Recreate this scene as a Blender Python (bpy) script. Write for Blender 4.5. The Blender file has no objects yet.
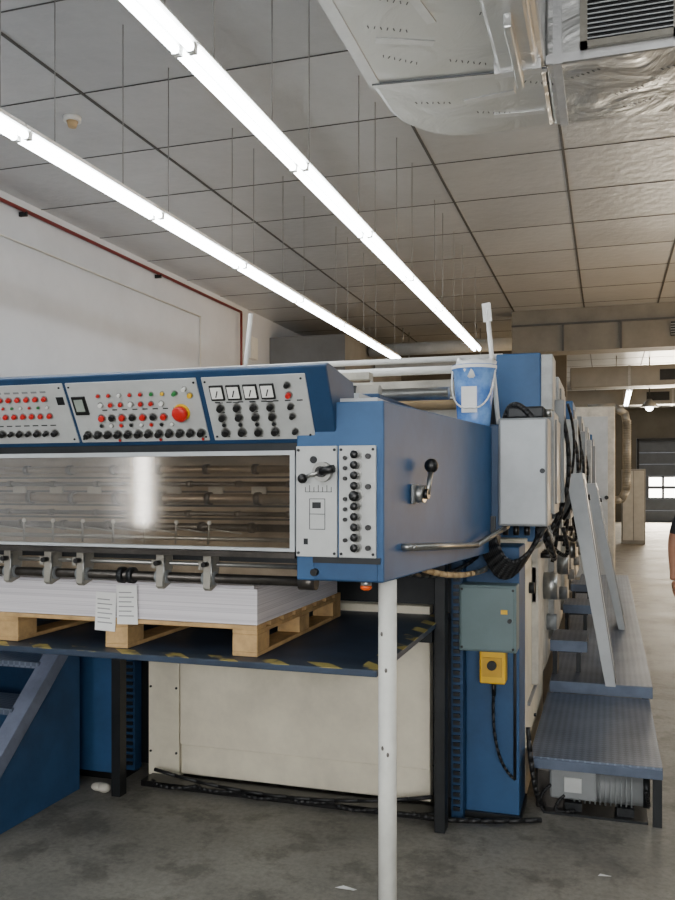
import bpy, bmesh, math, random
from mathutils import Vector, Matrix
random.seed(4)
C=bpy.context.scene.collection

# ---------------------------------------------------------------- materials
def lin(c):
    r=[]
    for v in c:
        v=v/255.0
        r.append(v/12.92 if v<=.04045 else ((v+.055)/1.055)**2.4)
    return (r[0],r[1],r[2],1)
MC={}
def mat(name,rgb,rough=.5,metal=0.,var=.12,scale=6.,bump=0.,rgb2=None,emit=0,coat=0,spec=.5):
    if name in MC: return MC[name]
    m=bpy.data.materials.new(name); m.use_nodes=True
    nt=m.node_tree; b=nt.nodes['Principled BSDF']
    b.inputs['Roughness'].default_value=rough; b.inputs['Metallic'].default_value=metal
    b.inputs['Specular IOR Level'].default_value=spec
    if coat: b.inputs['Coat Weight'].default_value=coat
    tc=nt.nodes.new('ShaderNodeTexCoord'); n=nt.nodes.new('ShaderNodeTexNoise')
    n.inputs['Scale'].default_value=scale; n.inputs['Detail'].default_value=6; n.inputs['Roughness'].default_value=.65
    nt.links.new(tc.outputs['Object'],n.inputs['Vector'])
    cr=nt.nodes.new('ShaderNodeValToRGB'); c=lin(rgb); c2=lin(rgb2) if rgb2 else tuple(max(0,x*(1-2.2*var)) for x in c[:3])+(1,)
    cr.color_ramp.elements[0].position=.32; cr.color_ramp.elements[1].position=.62
    cr.color_ramp.elements[0].color=c2; cr.color_ramp.elements[1].color=c
    nt.links.new(n.outputs['Fac'],cr.inputs['Fac']); nt.links.new(cr.outputs['Color'],b.inputs['Base Color'])
    if emit:
        b.inputs['Emission Color'].default_value=c; b.inputs['Emission Strength'].default_value=emit
    if bump:
        bp=nt.nodes.new('ShaderNodeBump'); bp.inputs['Strength'].default_value=bump; bp.inputs['Distance'].default_value=.02
        nt.links.new(n.outputs['Fac'],bp.inputs['Height']); nt.links.new(bp.outputs['Normal'],b.inputs['Normal'])
    MC[name]=m; return m

BLUE=mat('blue_paint',(44,80,120),.5,0,.16,3,spec=.35)
DBLUE=mat('dark_blue_paint',(30,62,96),.45,0,.12,4,spec=.35)
LBLUE=mat('light_blue_paint',(52,90,132),.5,0,.14,2.5,spec=.35)
BEIGE=mat('beige_paint',(230,221,198),.55,0,.15,1.6)
CREAM=mat('cream_paint',(198,193,180),.5,0,.18,5)
UNITG=mat('unit_grey_paint',(158,160,158),.45,.1,.2,6)
GREY=mat('grey_paint',(128,131,132),.45,0,.1,4)
LGREY=mat('light_grey_paint',(178,182,184),.5,0,.08,4)
GGREY=mat('green_grey_paint',(98,118,120),.5,0,.08,4)
PLATE=mat('control_plate',(184,186,184),.45,.1,.06,8)
CLAMP=mat('clamp_casting',(150,146,136),.5,.2,.12,12)
DARK=mat('dark_metal',(40,42,44),.45,.5,.15,8)
BLACK=mat('black_plastic',(14,14,15),.35,0,.1,8)
STEEL=mat('steel',(166,166,162),.32,.9,.12,10)
DSTEEL=mat('dark_steel',(86,82,78),.35,.85,.2,12)
BRASS=mat('brownish_metal',(140,122,100),.38,.5,.2,12)
RED=mat('red_button',(190,22,18),.35,0,.05,8)
ORANGE=mat('orange_lens',(225,90,20),.3,0,.05,8)
YEL=mat('yellow_box',(225,178,22),.45,0,.08,6)
GRN=mat('green_button',(40,120,60),.35,0,.05,8)
WHITE=mat('white_plastic',(226,226,222),.4,0,.04,8)
POSTW=mat('chipped_white_paint',(224,224,216),.45,0,.07,9)
WOOD=mat('pallet_wood',(200,164,112),.7,0,.16,14,.1)
PAPERW=mat('note_paper',(232,232,230),.7,0,.02,6)
RUBBER=mat('black_rubber',(22,22,23),.5,0,.1,6)
TAN=mat('tan_hose',(186,158,116),.5,0,.1,6)
REDP=mat('red_pipe_paint',(118,40,40),.5,0,.1,6)
GLASSW=mat('dial_face',(236,236,230),.3,0,.02,6)
WIRE=mat('suspension_wire',(140,140,138),.5,.3,.05,6)

def tread():
    m=bpy.data.materials.new('diamond_plate'); m.use_nodes=True; nt=m.node_tree; b=nt.nodes['Principled BSDF']
    b.inputs['Metallic'].default_value=.45; b.inputs['Roughness'].default_value=.42
    tc=nt.nodes.new('ShaderNodeTexCoord'); mp=nt.nodes.new('ShaderNodeMapping'); mp.inputs['Rotation'].default_value=(0,0,.785)
    ch=nt.nodes.new('ShaderNodeTexChecker'); ch.inputs['Scale'].default_value=42
    bp=nt.nodes.new('ShaderNodeBump'); bp.inputs['Strength'].default_value=.9; bp.inputs['Distance'].default_value=.004
    nt.links.new(tc.outputs['Object'],mp.inputs['Vector']); nt.links.new(mp.outputs['Vector'],ch.inputs['Vector'])
    n=nt.nodes.new('ShaderNodeTexNoise'); n.inputs['Scale'].default_value=4; n.inputs['Detail'].default_value=7; nt.links.new(tc.outputs['Object'],n.inputs['Vector'])
    mx=nt.nodes.new('ShaderNodeMix'); mx.data_type='RGBA'; mx.inputs[6].default_value=lin((40,52,72)); mx.inputs[7].default_value=lin((118,128,146))
    ad=nt.nodes.new('ShaderNodeMath'); ad.operation='MULTIPLY_ADD'; ad.inputs[1].default_value=.34
    nt.links.new(ch.outputs['Fac'],ad.inputs[0]); nt.links.new(n.outputs['Fac'],ad.inputs[2])
    nt.links.new(ad.outputs[0],mx.inputs[0]); nt.links.new(mx.outputs[2],b.inputs['Base Color'])
    nt.links.new(ch.outputs['Fac'],bp.inputs['Height']); nt.links.new(bp.outputs['Normal'],b.inputs['Normal'])
    return m
TREAD=tread()
TEDGE=mat('tread_edge_blue_grey',(92,104,124),.45,.3,.15,6)

def hazard():
    m=bpy.data.materials.new('worn_hazard_stripe'); m.use_nodes=True; nt=m.node_tree; b=nt.nodes['Principled BSDF']
    b.inputs['Roughness'].default_value=.5
    tc=nt.nodes.new('ShaderNodeTexCoord'); w=nt.nodes.new('ShaderNodeTexWave'); w.bands_direction='DIAGONAL'; w.inputs['Scale'].default_value=3.2
    cr=nt.nodes.new('ShaderNodeValToRGB'); cr.color_ramp.interpolation='CONSTANT'
    cr.color_ramp.elements[0].color=lin((45,58,72)); cr.color_ramp.elements[1].position=.6; cr.color_ramp.elements[1].color=lin((165,150,85))
    n=nt.nodes.new('ShaderNodeTexNoise'); n.inputs['Scale'].default_value=14; cr2=nt.nodes.new('ShaderNodeValToRGB'); cr2.color_ramp.elements[0].position=.40; cr2.color_ramp.elements[1].position=.52
    mx=nt.nodes.new('ShaderNodeMix'); mx.data_type='RGBA'; mx.inputs[6].default_value=lin((48,60,76))
    nt.links.new(tc.outputs['Object'],w.inputs['Vector']); nt.links.new(tc.outputs['Object'],n.inputs['Vector'])
    nt.links.new(w.outputs['Fac'],cr.inputs['Fac']); nt.links.new(n.outputs['Fac'],cr2.inputs['Fac'])
    nt.links.new(cr2.outputs['Color'],mx.inputs[0]); nt.links.new(cr.outputs['Color'],mx.inputs[7]); nt.links.new(mx.outputs[2],b.inputs['Base Color'])
    return m
HAZ=hazard()

def paperstack():
    m=bpy.data.materials.new('stacked_paper'); m.use_nodes=True; nt=m.node_tree; b=nt.nodes['Principled BSDF']
    b.inputs['Roughness'].default_value=.8
    tc=nt.nodes.new('ShaderNodeTexCoord'); mp=nt.nodes.new('ShaderNodeMapping'); mp.inputs['Scale'].default_value=(.6,.6,200)
    n=nt.nodes.new('ShaderNodeTexNoise'); n.inputs['Scale'].default_value=1.; n.inputs['Detail'].default_value=3
    cr=nt.nodes.new('ShaderNodeValToRGB'); cr.color_ramp.elements[0].position=.3; cr.color_ramp.elements[0].color=lin((192,188,194)); cr.color_ramp.elements[1].position=.6; cr.color_ramp.elements[1].color=lin((228,224,228))
    nt.links.new(tc.outputs['Object'],mp.inputs['Vector']); nt.links.new(mp.outputs['Vector'],n.inputs['Vector'])
    nt.links.new(n.outputs['Fac'],cr.inputs['Fac']); nt.links.new(cr.outputs['Color'],b.inputs['Base Color'])
    return m
STACK=paperstack()

def clear(name,tint,fac,rough):
    m=bpy.data.materials.new(name); m.use_nodes=True; nt=m.node_tree; nt.nodes.clear()
    o=nt.nodes.new('ShaderNodeOutputMaterial'); t=nt.nodes.new('ShaderNodeBsdfTransparent'); t.inputs[0].default_value=tint
    g=nt.nodes.new('ShaderNodeBsdfGlossy'); g.inputs['Roughness'].default_value=rough; g.inputs['Color'].default_value=(1,.96,.9,1)
    mx=nt.nodes.new('ShaderNodeMixShader'); mx.inputs[0].default_value=fac
    nt.links.new(t.outputs[0],mx.inputs[1]); nt.links.new(g.outputs[0],mx.inputs[2]); nt.links.new(mx.outputs[0],o.inputs[0])
    return m
ACRYL=clear('acrylic_guard',(.97,.95,.92,1),.20,.07)

def foil():
    m=bpy.data.materials.new('foil_insulation'); m.use_nodes=True; nt=m.node_tree; b=nt.nodes['Principled BSDF']; L=nt.links.new
    b.inputs['Base Color'].default_value=lin((200,200,198)); b.inputs['Metallic'].default_value=.8; b.inputs['Roughness'].default_value=.3
    tc=nt.nodes.new('ShaderNodeTexCoord')
    n=nt.nodes.new('ShaderNodeTexNoise'); n.inputs['Scale'].default_value=2.6; n.inputs['Detail'].default_value=7; n.inputs['Distortion'].default_value=1.0
    bp=nt.nodes.new('ShaderNodeBump'); bp.inputs['Strength'].default_value=.6; bp.inputs['Distance'].default_value=.05
    L(tc.outputs['Object'],n.inputs['Vector']); L(n.outputs['Fac'],bp.inputs['Height']); L(bp.outputs['Normal'],b.inputs['Normal'])
    return m
FOIL=foil()
GALV=mat('galvanised_duct_sheet',(136,134,128),.45,.5,.08,2)
HOSE=mat('flexible_hose_foil',(138,138,134),.45,.4,.15,10)

def emis(name,c,s):
    m=bpy.data.materials.new(name); m.use_nodes=True; nt=m.node_tree; nt.nodes.clear()
    o=nt.nodes.new('ShaderNodeOutputMaterial'); e=nt.nodes.new('ShaderNodeEmission'); e.inputs[0].default_value=(*c,1); e.inputs[1].default_value=s
    nt.links.new(e.outputs[0],o.inputs[0]); return m
TUBE=emis('fluorescent_tube',(.90,.96,1),28)
DAY=emis('daylit_frosted_glass',(1,.99,.97),12)
WARMGLOW=emis('warm_glow_pane',(1,.76,.48),3)  # glow for the unseen panes added on the right wall
DOORDAY=emis('door_daylight_glass',(1,.96,.88),14)

def panelmat(name,c1,c2,sx,sy,ox,oy,rough,metal):
    m=bpy.data.materials.new(name); m.use_nodes=True; nt=m.node_tree; b=nt.nodes['Principled BSDF']
    tc=nt.nodes.new('ShaderNodeTexCoord'); mp=nt.nodes.new('ShaderNodeMapping'); mp.inputs['Location'].default_value=(-ox,-oy,0)
    sn=nt.nodes.new('ShaderNodeVectorMath'); sn.operation='SNAP'; sn.inputs[1].default_value=(sx,sy,10)
    wn=nt.nodes.new('ShaderNodeTexWhiteNoise'); n=nt.nodes.new('ShaderNodeTexNoise'); n.inputs['Scale'].default_value=1.2; n.inputs['Detail'].default_value=8; n.inputs['Roughness'].default_value=.7
    a=nt.nodes.new('ShaderNodeMath'); a.operation='MULTIPLY_ADD'; a.inputs[1].default_value=.3
    mm=nt.nodes.new('ShaderNodeMath'); mm.operation='MULTIPLY'; mm.inputs[1].default_value=.8
    mx=nt.nodes.new('ShaderNodeMix'); mx.data_type='RGBA'; mx.inputs[6].default_value=lin(c1); mx.inputs[7].default_value=lin(c2)
    L=nt.links.new
    L(tc.outputs['Object'],mp.inputs['Vector']); L(mp.outputs['Vector'],sn.inputs[0]); L(sn.outputs[0],wn.inputs['Vector']); L(tc.outputs['Object'],n.inputs['Vector'])
    L(n.outputs['Fac'],mm.inputs[0]); L(wn.outputs['Value'],a.inputs[0]); L(mm.outputs[0],a.inputs[2]); L(a.outputs[0],mx.inputs[0]); L(mx.outputs[2],b.inputs['Base Color'])
    n2=nt.nodes.new('ShaderNodeTexNoise'); n2.inputs['Scale'].default_value=9; n2.inputs['Detail'].default_value=5
    bp=nt.nodes.new('ShaderNodeBump'); bp.inputs['Strength'].default_value=.35; bp.inputs['Distance'].default_value=.03
    L(tc.outputs['Object'],n2.inputs['Vector']); L(n2.outputs['Fac'],bp.inputs['Height']); L(bp.outputs['Normal'],b.inputs['Normal'])
    b.inputs['Roughness'].default_value=rough; b.inputs['Metallic'].default_value=metal
    return m
CEIL=panelmat('foil_faced_ceiling_panel',(160,163,167),(208,210,212),1.22,1.2,-.41,0,.36,.4)

def floormat():
    m=bpy.data.materials.new('stained_concrete'); m.use_nodes=True; nt=m.node_tree; b=nt.nodes['Principled BSDF']; L=nt.links.new
    tc=nt.nodes.new('ShaderNodeTexCoord')
    def N(sc,det,ro,di=0):
        n=nt.nodes.new('ShaderNodeTexNoise'); n.inputs['Scale'].default_value=sc; n.inputs['Detail'].default_value=det; n.inputs['Roughness'].default_value=ro; n.inputs['Distortion'].default_value=di
        L(tc.outputs['Object'],n.inputs['Vector']); return n
    def R(p0,c0,p1,c1,src):
        r=nt.nodes.new('ShaderNodeValToRGB'); r.color_ramp.elements[0].position=p0; r.color_ramp.elements[0].color=c0; r.color_ramp.elements[1].position=p1; r.color_ramp.elements[1].color=c1
        L(src.outputs['Fac'],r.inputs['Fac']); return r
    def mul(a,c):
        mx=nt.nodes.new('ShaderNodeMix'); mx.data_type='RGBA'; mx.blend_type='MULTIPLY'; mx.inputs[0].default_value=1
        L(a,mx.inputs[6]); L(c,mx.inputs[7]); return mx.outputs[2]
    n1=N(1.1,8,.62,.15); n2=N(38,6,.7); n3=N(3.6,7,.7); 
    c1=R(.32,lin((104,102,96)),.68,lin((152,148,138)),n1)
    c2=R(.35,(.72,.72,.72,1),.6,(1,1,1,1),n2)
    c3=R(.40,(.62,.61,.60,1),.50,(1,1,1,1),n3)
    L(mul(mul(c1.outputs['Color'],c2.outputs['Color']),c3.outputs['Color']),b.inputs['Base Color'])
    r=nt.nodes.new('ShaderNodeMapRange'); r.inputs['To Min'].default_value=.35; r.inputs['To Max'].default_value=.7; L(n1.outputs['Fac'],r.inputs['Value']); L(r.outputs[0],b.inputs['Roughness'])
    bp=nt.nodes.new('ShaderNodeBump'); bp.inputs['Strength'].default_value=.2; bp.inputs['Distance'].default_value=.01; L(n2.outputs['Fac'],bp.inputs['Height']); L(bp.outputs['Normal'],b.inputs['Normal'])
    return m
FLOOR=floormat()
FOILT=mat('foil_tape',(214,214,214),.3,.75,.05,10,.1)
INK=mat('foil_print_ink',(96,98,100),.5,.3,.1,10)
WALLP=mat('white_wall_paint',(210,214,221),.8,0,.06,.8)
WALLG=mat('grey_wall_paint',(92,88,80),.8,0,.1,1.5)
WALLN=mat('taupe_wall_paint',(170,156,138),.8,0,.2,1.0)
WALLB=mat('bulkhead_cladding',(120,116,106),.6,.1,.15,1.5)
JOINT=mat('ceiling_joint',(70,70,70),.6,0,.1,5)

# ---------------------------------------------------------------- mesh builder
class B:
    def __init__(s,name,parent=None):
        s.name=name; s.parent=parent; s.bm=bmesh.new(); s.ms=[]; s.M=Matrix.Identity(4)
    def mi(s,m):
        if m not in s.ms: s.ms.append(m)
        return s.ms.index(m)
    def _fin(s,vs,m,smooth=False,mx=None):
        fs=set()
        for v in vs:
            for f in v.link_faces: fs.add(f)
        i=s.mi(m)
        for f in fs:
            f.material_index=i
            if smooth=='side': f.smooth=len(f.verts)==4
            else: f.smooth=bool(smooth)
        T=s.M@mx if mx is not None else s.M
        bmesh.ops.transform(s.bm,matrix=T,verts=list(vs))
    def box(s,x0,x1,y0,y1,z0,z1,m,rot=None,bev=0):
        r=bmesh.ops.create_cube(s.bm,size=1); vs=r['verts']
        sx,sy,sz=abs(x1-x0),abs(y1-y0),abs(z1-z0)
        for v in vs: v.co=Vector((v.co.x*sx,v.co.y*sy,v.co.z*sz))
        if bev:
            es=set(e for v in vs for e in v.link_edges)
            r2=bmesh.ops.bevel(s.bm,geom=list(es),offset=min(bev,.45*min(sx,sy,sz)),segments=2,affect='EDGES',profile=.5)
            vs=set(r2['verts'])|set(v for v in vs if v.is_valid)
            vs=[v for v in vs if v.is_valid]
        T=Matrix.Translation(((x0+x1)/2,(y0+y1)/2,(z0+z1)/2))
        if rot is not None: T=T@rot
        s._fin(vs,m,False,T); return s
    def cyl(s,p1,p2,r,m,seg=16,r2=None):
        p1=Vector(p1);p2=Vector(p2);d=p2-p1
        if d.length<1e-6:return s
        q=d.to_track_quat('Z','Y').to_matrix().to_4x4()
        o=bmesh.ops.create_cone(s.bm,cap_ends=True,segments=seg,radius1=r,radius2=r if r2 is None else r2,depth=d.length)
        s._fin(o['verts'],m,'side',Matrix.Translation((p1+p2)/2)@q); return s
    def sph(s,c,r,m,sc=(1,1,1),seg=16):
        o=bmesh.ops.create_uvsphere(s.bm,u_segments=seg,v_segments=max(6,seg//2),radius=r)
        s._fin(o['verts'],m,True,Matrix.Translation(c)@Matrix.Diagonal((*sc,1))); return s
    def tube(s,pts,r,m,seg=10):
        for a,b in zip(pts,pts[1:]): s.cyl(a,b,r,m,seg)
        for p in pts[1:-1]: s.sph(p,r*1.0,m,seg=seg)
        return s
    def arc(s,p0,p1,p2,r,m,n=12,seg=10):
        p0,p1,p2=Vector(p0),Vector(p1),Vector(p2)
        return s.tube([(1-t)**2*p0+2*t*(1-t)*p1+t*t*p2 for t in [i/n for i in range(n+1)]],r,m,seg)
    def prism(s,pts,axis,a,b,m,bev=0):
        n=len(pts)
        def P(u,v,w): return {'x':(w,u,v),'y':(u,w,v),'z':(u,v,w)}[axis]
        va=[s.bm.verts.new(P(u,v,a)) for u,v in pts]; vb=[s.bm.verts.new(P(u,v,b)) for u,v in pts]
        s.bm.faces.new(va); s.bm.faces.new(vb[::-1])
        for i in range(n): s.bm.faces.new((va[i],vb[i],vb[(i+1)%n],va[(i+1)%n]))
        vs=va+vb
        bmesh.ops.recalc_face_normals(s.bm,faces=list({f for v in vs for f in v.link_faces}))
        if bev:
            es={e for v in vs for e in v.link_edges}
            r2=bmesh.ops.bevel(s.bm,geom=list(es),offset=bev,segments=2,affect='EDGES',profile=.5)
            vs=[v for v in set(r2['verts'])|set(x for x in vs if x.is_valid) if v.is_valid]
        s._fin(vs,m); return s
    def poly(s,vts,faces,m,smooth=False):
        vs=[s.bm.verts.new(v) for v in vts]
        for f in faces: s.bm.faces.new([vs[i] for i in f])
        bmesh.ops.recalc_face_normals(s.bm,faces=list({f for v in vs for f in v.link_faces}))
        s._fin(vs,m,smooth); return s
    def done(s):
        me=bpy.data.meshes.new(s.name); s.bm.to_mesh(me); s.bm.free()
        for m in s.ms: me.materials.append(m)
        o=bpy.data.objects.new(s.name,me); C.objects.link(o)
        if s.parent: o.parent=s.parent
        return o
def empty(name,loc=(0,0,0)):
    e=bpy.data.objects.new(name,None); C.objects.link(e); e.empty_display_size=.1; return e
def RX(a): return Matrix.Rotation(a,4,'X')
def RY(a): return Matrix.Rotation(a,4,'Y')
def RZ(a): return Matrix.Rotation(a,4,'Z')

# ---------------------------------------------------------------- room shell
XL,XR,YN,YF,ZC=-6.3,6.0,-5.0,38.0,4.8
B('floor').box(XL-.2,XR+.2,YN-.2,YF+.2,-.1,0,FLOOR).done()
B('ceiling').box(XL-.2,XR+.2,YN-.2,YF+.2,ZC,ZC+.1,CEIL).done()
j=B('trim_ceiling_joints')
for x in (-4.1,-1.66,-.41,.84,2.1,3.35,4.6):
    j.box(x-.012,x+.012,YN,YF,ZC-.010,ZC,JOINT)
y=YN+.2
while y<YF:
    j.box(XL,XR,y-.005,y+.005,ZC-.005,ZC,JOINT); y+=1.2
j.done()
B('wall_left').box(XL-.2,XL,YN,YF,0,ZC,WALLP).done()
wr=B('wall_right')
wr.box(XR,XR+.2,YN,YF,0,1.0,WALLG).box(XR,XR+.2,YN,YF,3.6,ZC,WALLG)
wins=[(11,15),(17,21),(23,27)]  # unseen glowing windows added for the warm light on the right
e=YN
for a,b in wins+[(YF,YF)]:
    wr.box(XR,XR+.2,e,a,1.0,3.6,WALLG); e=b
wr.done()
k=1
for a,b in wins:
    w=B('window_%d'%k); k+=1
    w.box(XR+.08,XR+.1,a,b,1.0,3.6,WARMGLOW)
    n=4
    for i in range(n+1):
        yy=a+(b-a)*i/n; w.box(XR+.02,XR+.08,max(a,yy-.03),min(b,yy+.03),1.0,3.6,DARK)
    for z in(1.0,2.3,3.54): w.box(XR+.02,XR+.08,a,b,z,z+.06,DARK)
    w.done()
wn=B('wall_near')
wn.box(XL,XR,YN-.2,YN,0,1.0,WALLN).box(XL,XR,YN-.2,YN,3.4,ZC,WALLN)
opn=[(-6.2,-6.0),(-2.2,-.6),(1.0,3.6)]  # wide unseen windows added as frontal fill; slim one mirrors in the guard
e=XL
for a,b in opn+[(XR,XR)]:
    wn.box(e,a,YN-.2,YN,1.0,3.4,WALLN); e=b
wn.done()
for a,b in opn:
    w=B('window_%d'%k); k+=1
    slim=b-a<1
    w.box(a,b,YN-.03,YN-.01,1.0,3.4,DAY)
    if not slim:
        for i in range(4):
            xx=a+(b-a)*i/3; w.box(max(a,xx-.02),min(b,xx+.02),YN-.01,YN,1.0,3.4,DARK)
    for z in(1.0,2.3,3.36): w.box(a,b,YN-.01,YN,z,z+.04,DARK)
    w.done()
b=B('reflection_bars')  # unseen bars added to streak the reflection in the guard window
for z,h in((1.05,.05),(1.30,.10),(1.62,.04),(1.86,.12),(2.2,.05)):
    b.box(-5.7,-2.5,YN+.003,YN+.12,z,z+h,DSTEEL if h<.1 else GREY)
for x in(-5.2,-4.3,-3.4,-2.7): b.box(x,x+.05,YN+.003,YN+.06,0,2.6,DSTEEL)
b.done()
B('wall_far').box(XL,1.15,YF,YF+.2,0,ZC,WALLG).done()
B('wall_far').box(4.1,XR,YF,YF+.2,0,ZC,WALLG).done()
B('wall_far').box(1.15,4.1,YF,YF+.2,3.52,ZC,WALLG).done()
d=B('door_1')
DG=mat('door_panel_grey',(84,90,100),.5,0,.08,3)
for i in range(7):
    z=i*.486
    if i in(2,3):
        d.box(1.25,4.0,YF+.06,YF+.1,z,z+.06,DG).box(1.25,4.0,YF+.06,YF+.1,z+.42,z+.486,DG)
        for a in(1.25,2.15,2.95,3.6): d.box(a,a+.4 if a==1.25 else a+.1,YF+.06,YF+.1,z+.06,z+.42,DG)
        d.box(1.6,4.0,YF+.1,YF+.12,z+.05,z+.43,DOORDAY)
    else: d.box(1.25,4.0,YF+.06,YF+.1,z+.004,z+.482,DG,bev=.01)
d.box(1.155,1.25,YF-.04,YF+.1,0,3.51,DARK).box(4.0,4.095,YF-.04,YF+.1,0,3.51,DARK).box(1.155,4.095,YF-.04,YF+.1,3.4,3.51,DARK)
d.done()
B('wall_partition').box(-6.29,-.9,20,20.2,0,ZC,WALLG).box(-6.29,-4.75,15.4,20,0,4.45,mat('partition_panel',(120,121,122),.7,0,.12,1)).done()
bk=B('trim_bulkhead'); bk.box(-1.7,XR,16.0,16.5,4.02,ZC,WALLB)
bk.box(1.05,1.6,15.97,16.0,4.2,4.45,DARK)
for i in range(5): bk.box(1.05,1.6,15.95,15.99,4.22+i*.045,4.235+i*.045,GREY)
bk.box(-1.7,XR,15.96,16.0,4.5,4.53,JOINT)
for x in(-.8,.2,2.0): bk.box(x,x+.04,15.96,16.0,4.02,4.5,JOINT)
bk.done()
for nm,y,z0,z1 in(('ventilation_duct',22,4.0,4.5),('ventilation_duct',29.5,4.2,4.72)):
    q=B(nm); q.box(-.9 if y<25 else -4,XR,y,y+.6,z0,z1,GALV,bev=.02)
    for x in(.5,2.0,3.5): q.box(x-.03,x+.03,y-.01,y+.61,z0-.01,z1+.01,STEEL)
    q.box(1.2,1.9,y-.02,y,z0+.12,z1-.12,DARK)
    for x in(.2,3.0,5.2):
        q.cyl((x,y+.3,z1-.02),(x,y+.3,ZC),.01,STEEL,8)
    q.done()

# insulated duct near the camera, top right
D=empty('foil_insulated_duct')
def duct():
    b=B('main_body',D)
    out=[(-1.36,1.2),(-1.36,4.95)]
    for i in range(1,8):
        a=math.pi/2*i/7; out.append((-.86-.50*math.cos(a),5.2+.68*math.sin(a)))
    out+=[(-.34,5.87),(-.34,1.2)]
    b.prism(out,'z',4.0,ZC-.0,FOIL,bev=.03)
    b.box(-1.35,-.33,4.98,5.02,3.992,4.0,FOILT,rot=RZ(.10))
    b.box(-1.35,-.33,4.965,4.972,3.988,4.0,INK,rot=RZ(.10))
    b.box(-1.35,-.33,3.9,3.96,3.993,4.0,FOILT,rot=RZ(.02))
    b.box(-1.372,-1.36,1.2,4.95,4.0,4.08,FOILT).box(-1.36,-1.30,1.2,4.95,3.994,4.0,FOILT)
    for (x,y,a) in((-1.05,4.5,.4),(-.7,5.3,-.15),(-.9,4.2,1.4),(-.55,5.6,.1)):
        b.box(x-.16,x+.16,y-.025,y+.025,3.994,3.999,FOILT,rot=RZ(a))
    for (x,y,a) in((-1.2,4.62,.7),(-.85,4.78,.5),(-.62,4.35,.9),(-1.15,5.25,.3),(-.8,5.5,.35),(-.5,5.15,.5),(-1.1,4.05,.6),(-1.2,4.3,.5)):
        for i in range(7):
            dx=.035*i*math.cos(a); dy=.035*i*math.sin(a)
            b.box(x+dx-.012,x+dx+.012,y+dy-.003,y+dy+.003,3.997,3.9995,INK,rot=RZ(a+1.1+.4*(i%2)))
    b.done()
    b=B('stiffening_collar',D); b.box(-.60,-.38,4.0,4.95,3.95,4.0,FOIL,bev=.02).box(-.50,-.46,4.3,5.0,3.88,3.96,FOIL,bev=.008); b.box(-.62,-.36,4.9,4.96,3.94,4.0,FOILT); b.done()
    b=B('branch_body',D); b.box(-.34,4.5,5.0,5.87,4.0,ZC,FOIL,bev=.015)
    for x in(-.30,.42,1.2): b.box(x,x+.05,4.994,5.876,3.994,ZC,FOILT)
    b.box(-.34,4.5,4.995,5.0,4.0,4.05,FOILT)
    for (x,y) in((-.2,5.2),(.05,5.5),(.3,5.25),(.1,5.7),(.5,5.6)):
        for i in range(6): b.box(x+.03*i-.010,x+.03*i+.010,y-.012*i-.003,y-.012*i+.003,3.996,3.9985,INK,rot=RZ(.8))
    b.done()
    b=B('supply_grille',D)
    b.box(-.13,.36,4.975,4.985,4.07,4.45,BLACK)
    b.box(-.15,-.11,4.96,4.99,4.05,4.47,CLAMP).box(.34,.38,4.96,4.99,4.05,4.47,CLAMP).box(-.15,.38,4.96,4.99,4.05,4.085,CLAMP).box(-.15,.38,4.96,4.99,4.44,4.47,CLAMP)
    for i in range(13): b.box(-.11,.34,4.962,4.98,4.098+i*.027,4.104+i*.027,LGREY,rot=RX(.3))
    b.done()
duct()

# ---------------------------------------------------------------- fluorescent light lines
def lightline(x,y0,y1,z,parentname='fluorescent_light_fixture',seg=1.53):
    E=empty(parentname)
    b=B('housings',E); t=B('tubes',E); w=B('suspension_wires',E)
    y=y0;n=0
    while y<y1-.2:
        ye=y+seg
        b.box(x-.03,x+.03,y+.005,ye-.005,z+.03,z+.075,WHITE,bev=.005)
        b.box(x-.072,x+.072,y+.003,ye-.003,z+.022,z+.03,WHITE)
        for s in(-1,1):
            t.cyl((x+s*.038,y+.02,z),(x+s*.038,ye-.02,z),.021,TUBE,12)
            for yy in(y+.004,ye-.020): b.box(x+s*.038-.019,x+s*.038+.019,yy,yy+.016,z-.02,z+.03,WHITE)
        for f in((.12,.88) if n%2 else (.2,.7)): w.cyl((x,y+seg*f,z+.07),(x,y+seg*f,ZC),.0034,WIRE,6)
        y=ye;n+=1
    b.done();t.done();w.done()
lightline(-1.86,-2.6,12.7,3.6)
lightline(-3.22,-2.0,13.3,3.6)
lightline(3.6,-2,12,3.6)  # unseen lamp row added as fill for the right side of the press
lightline(.55,24.0,28.5,4.1)

b=B('smoke_detector')
b.cyl((-4.45,6.36,ZC),(-4.45,6.36,ZC-.04),.075,WHITE,20).cyl((-4.45,6.36,ZC-.04),(-4.45,6.36,ZC-.09),.05,TAN,20,.035); b.done()

b=B('sprinkler_pipe'); b.tube([(-6.22,-4,4.66),(-6.22,13.9,4.66),(-6.22,13.9,3.3)],.022,REDP,10)
for y in(-1,2,5,8,11): b.box(-6.298,-6.2,y,y+.03,4.6,4.65,DARK)
b.box(-6.298,-6.19,13.86,13.94,3.4,3.44,DARK)
b.done()
b=B('wall_conduit'); b.tube([(-6.27,-4,4.3),(-6.27,12.4,4.3),(-6.27,12.4,2.6)],.012,WHITE,8)
b.box(-6.298,-6.2,14.3,14.6,3.9,4.3,WHITE); b.done()

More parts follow.
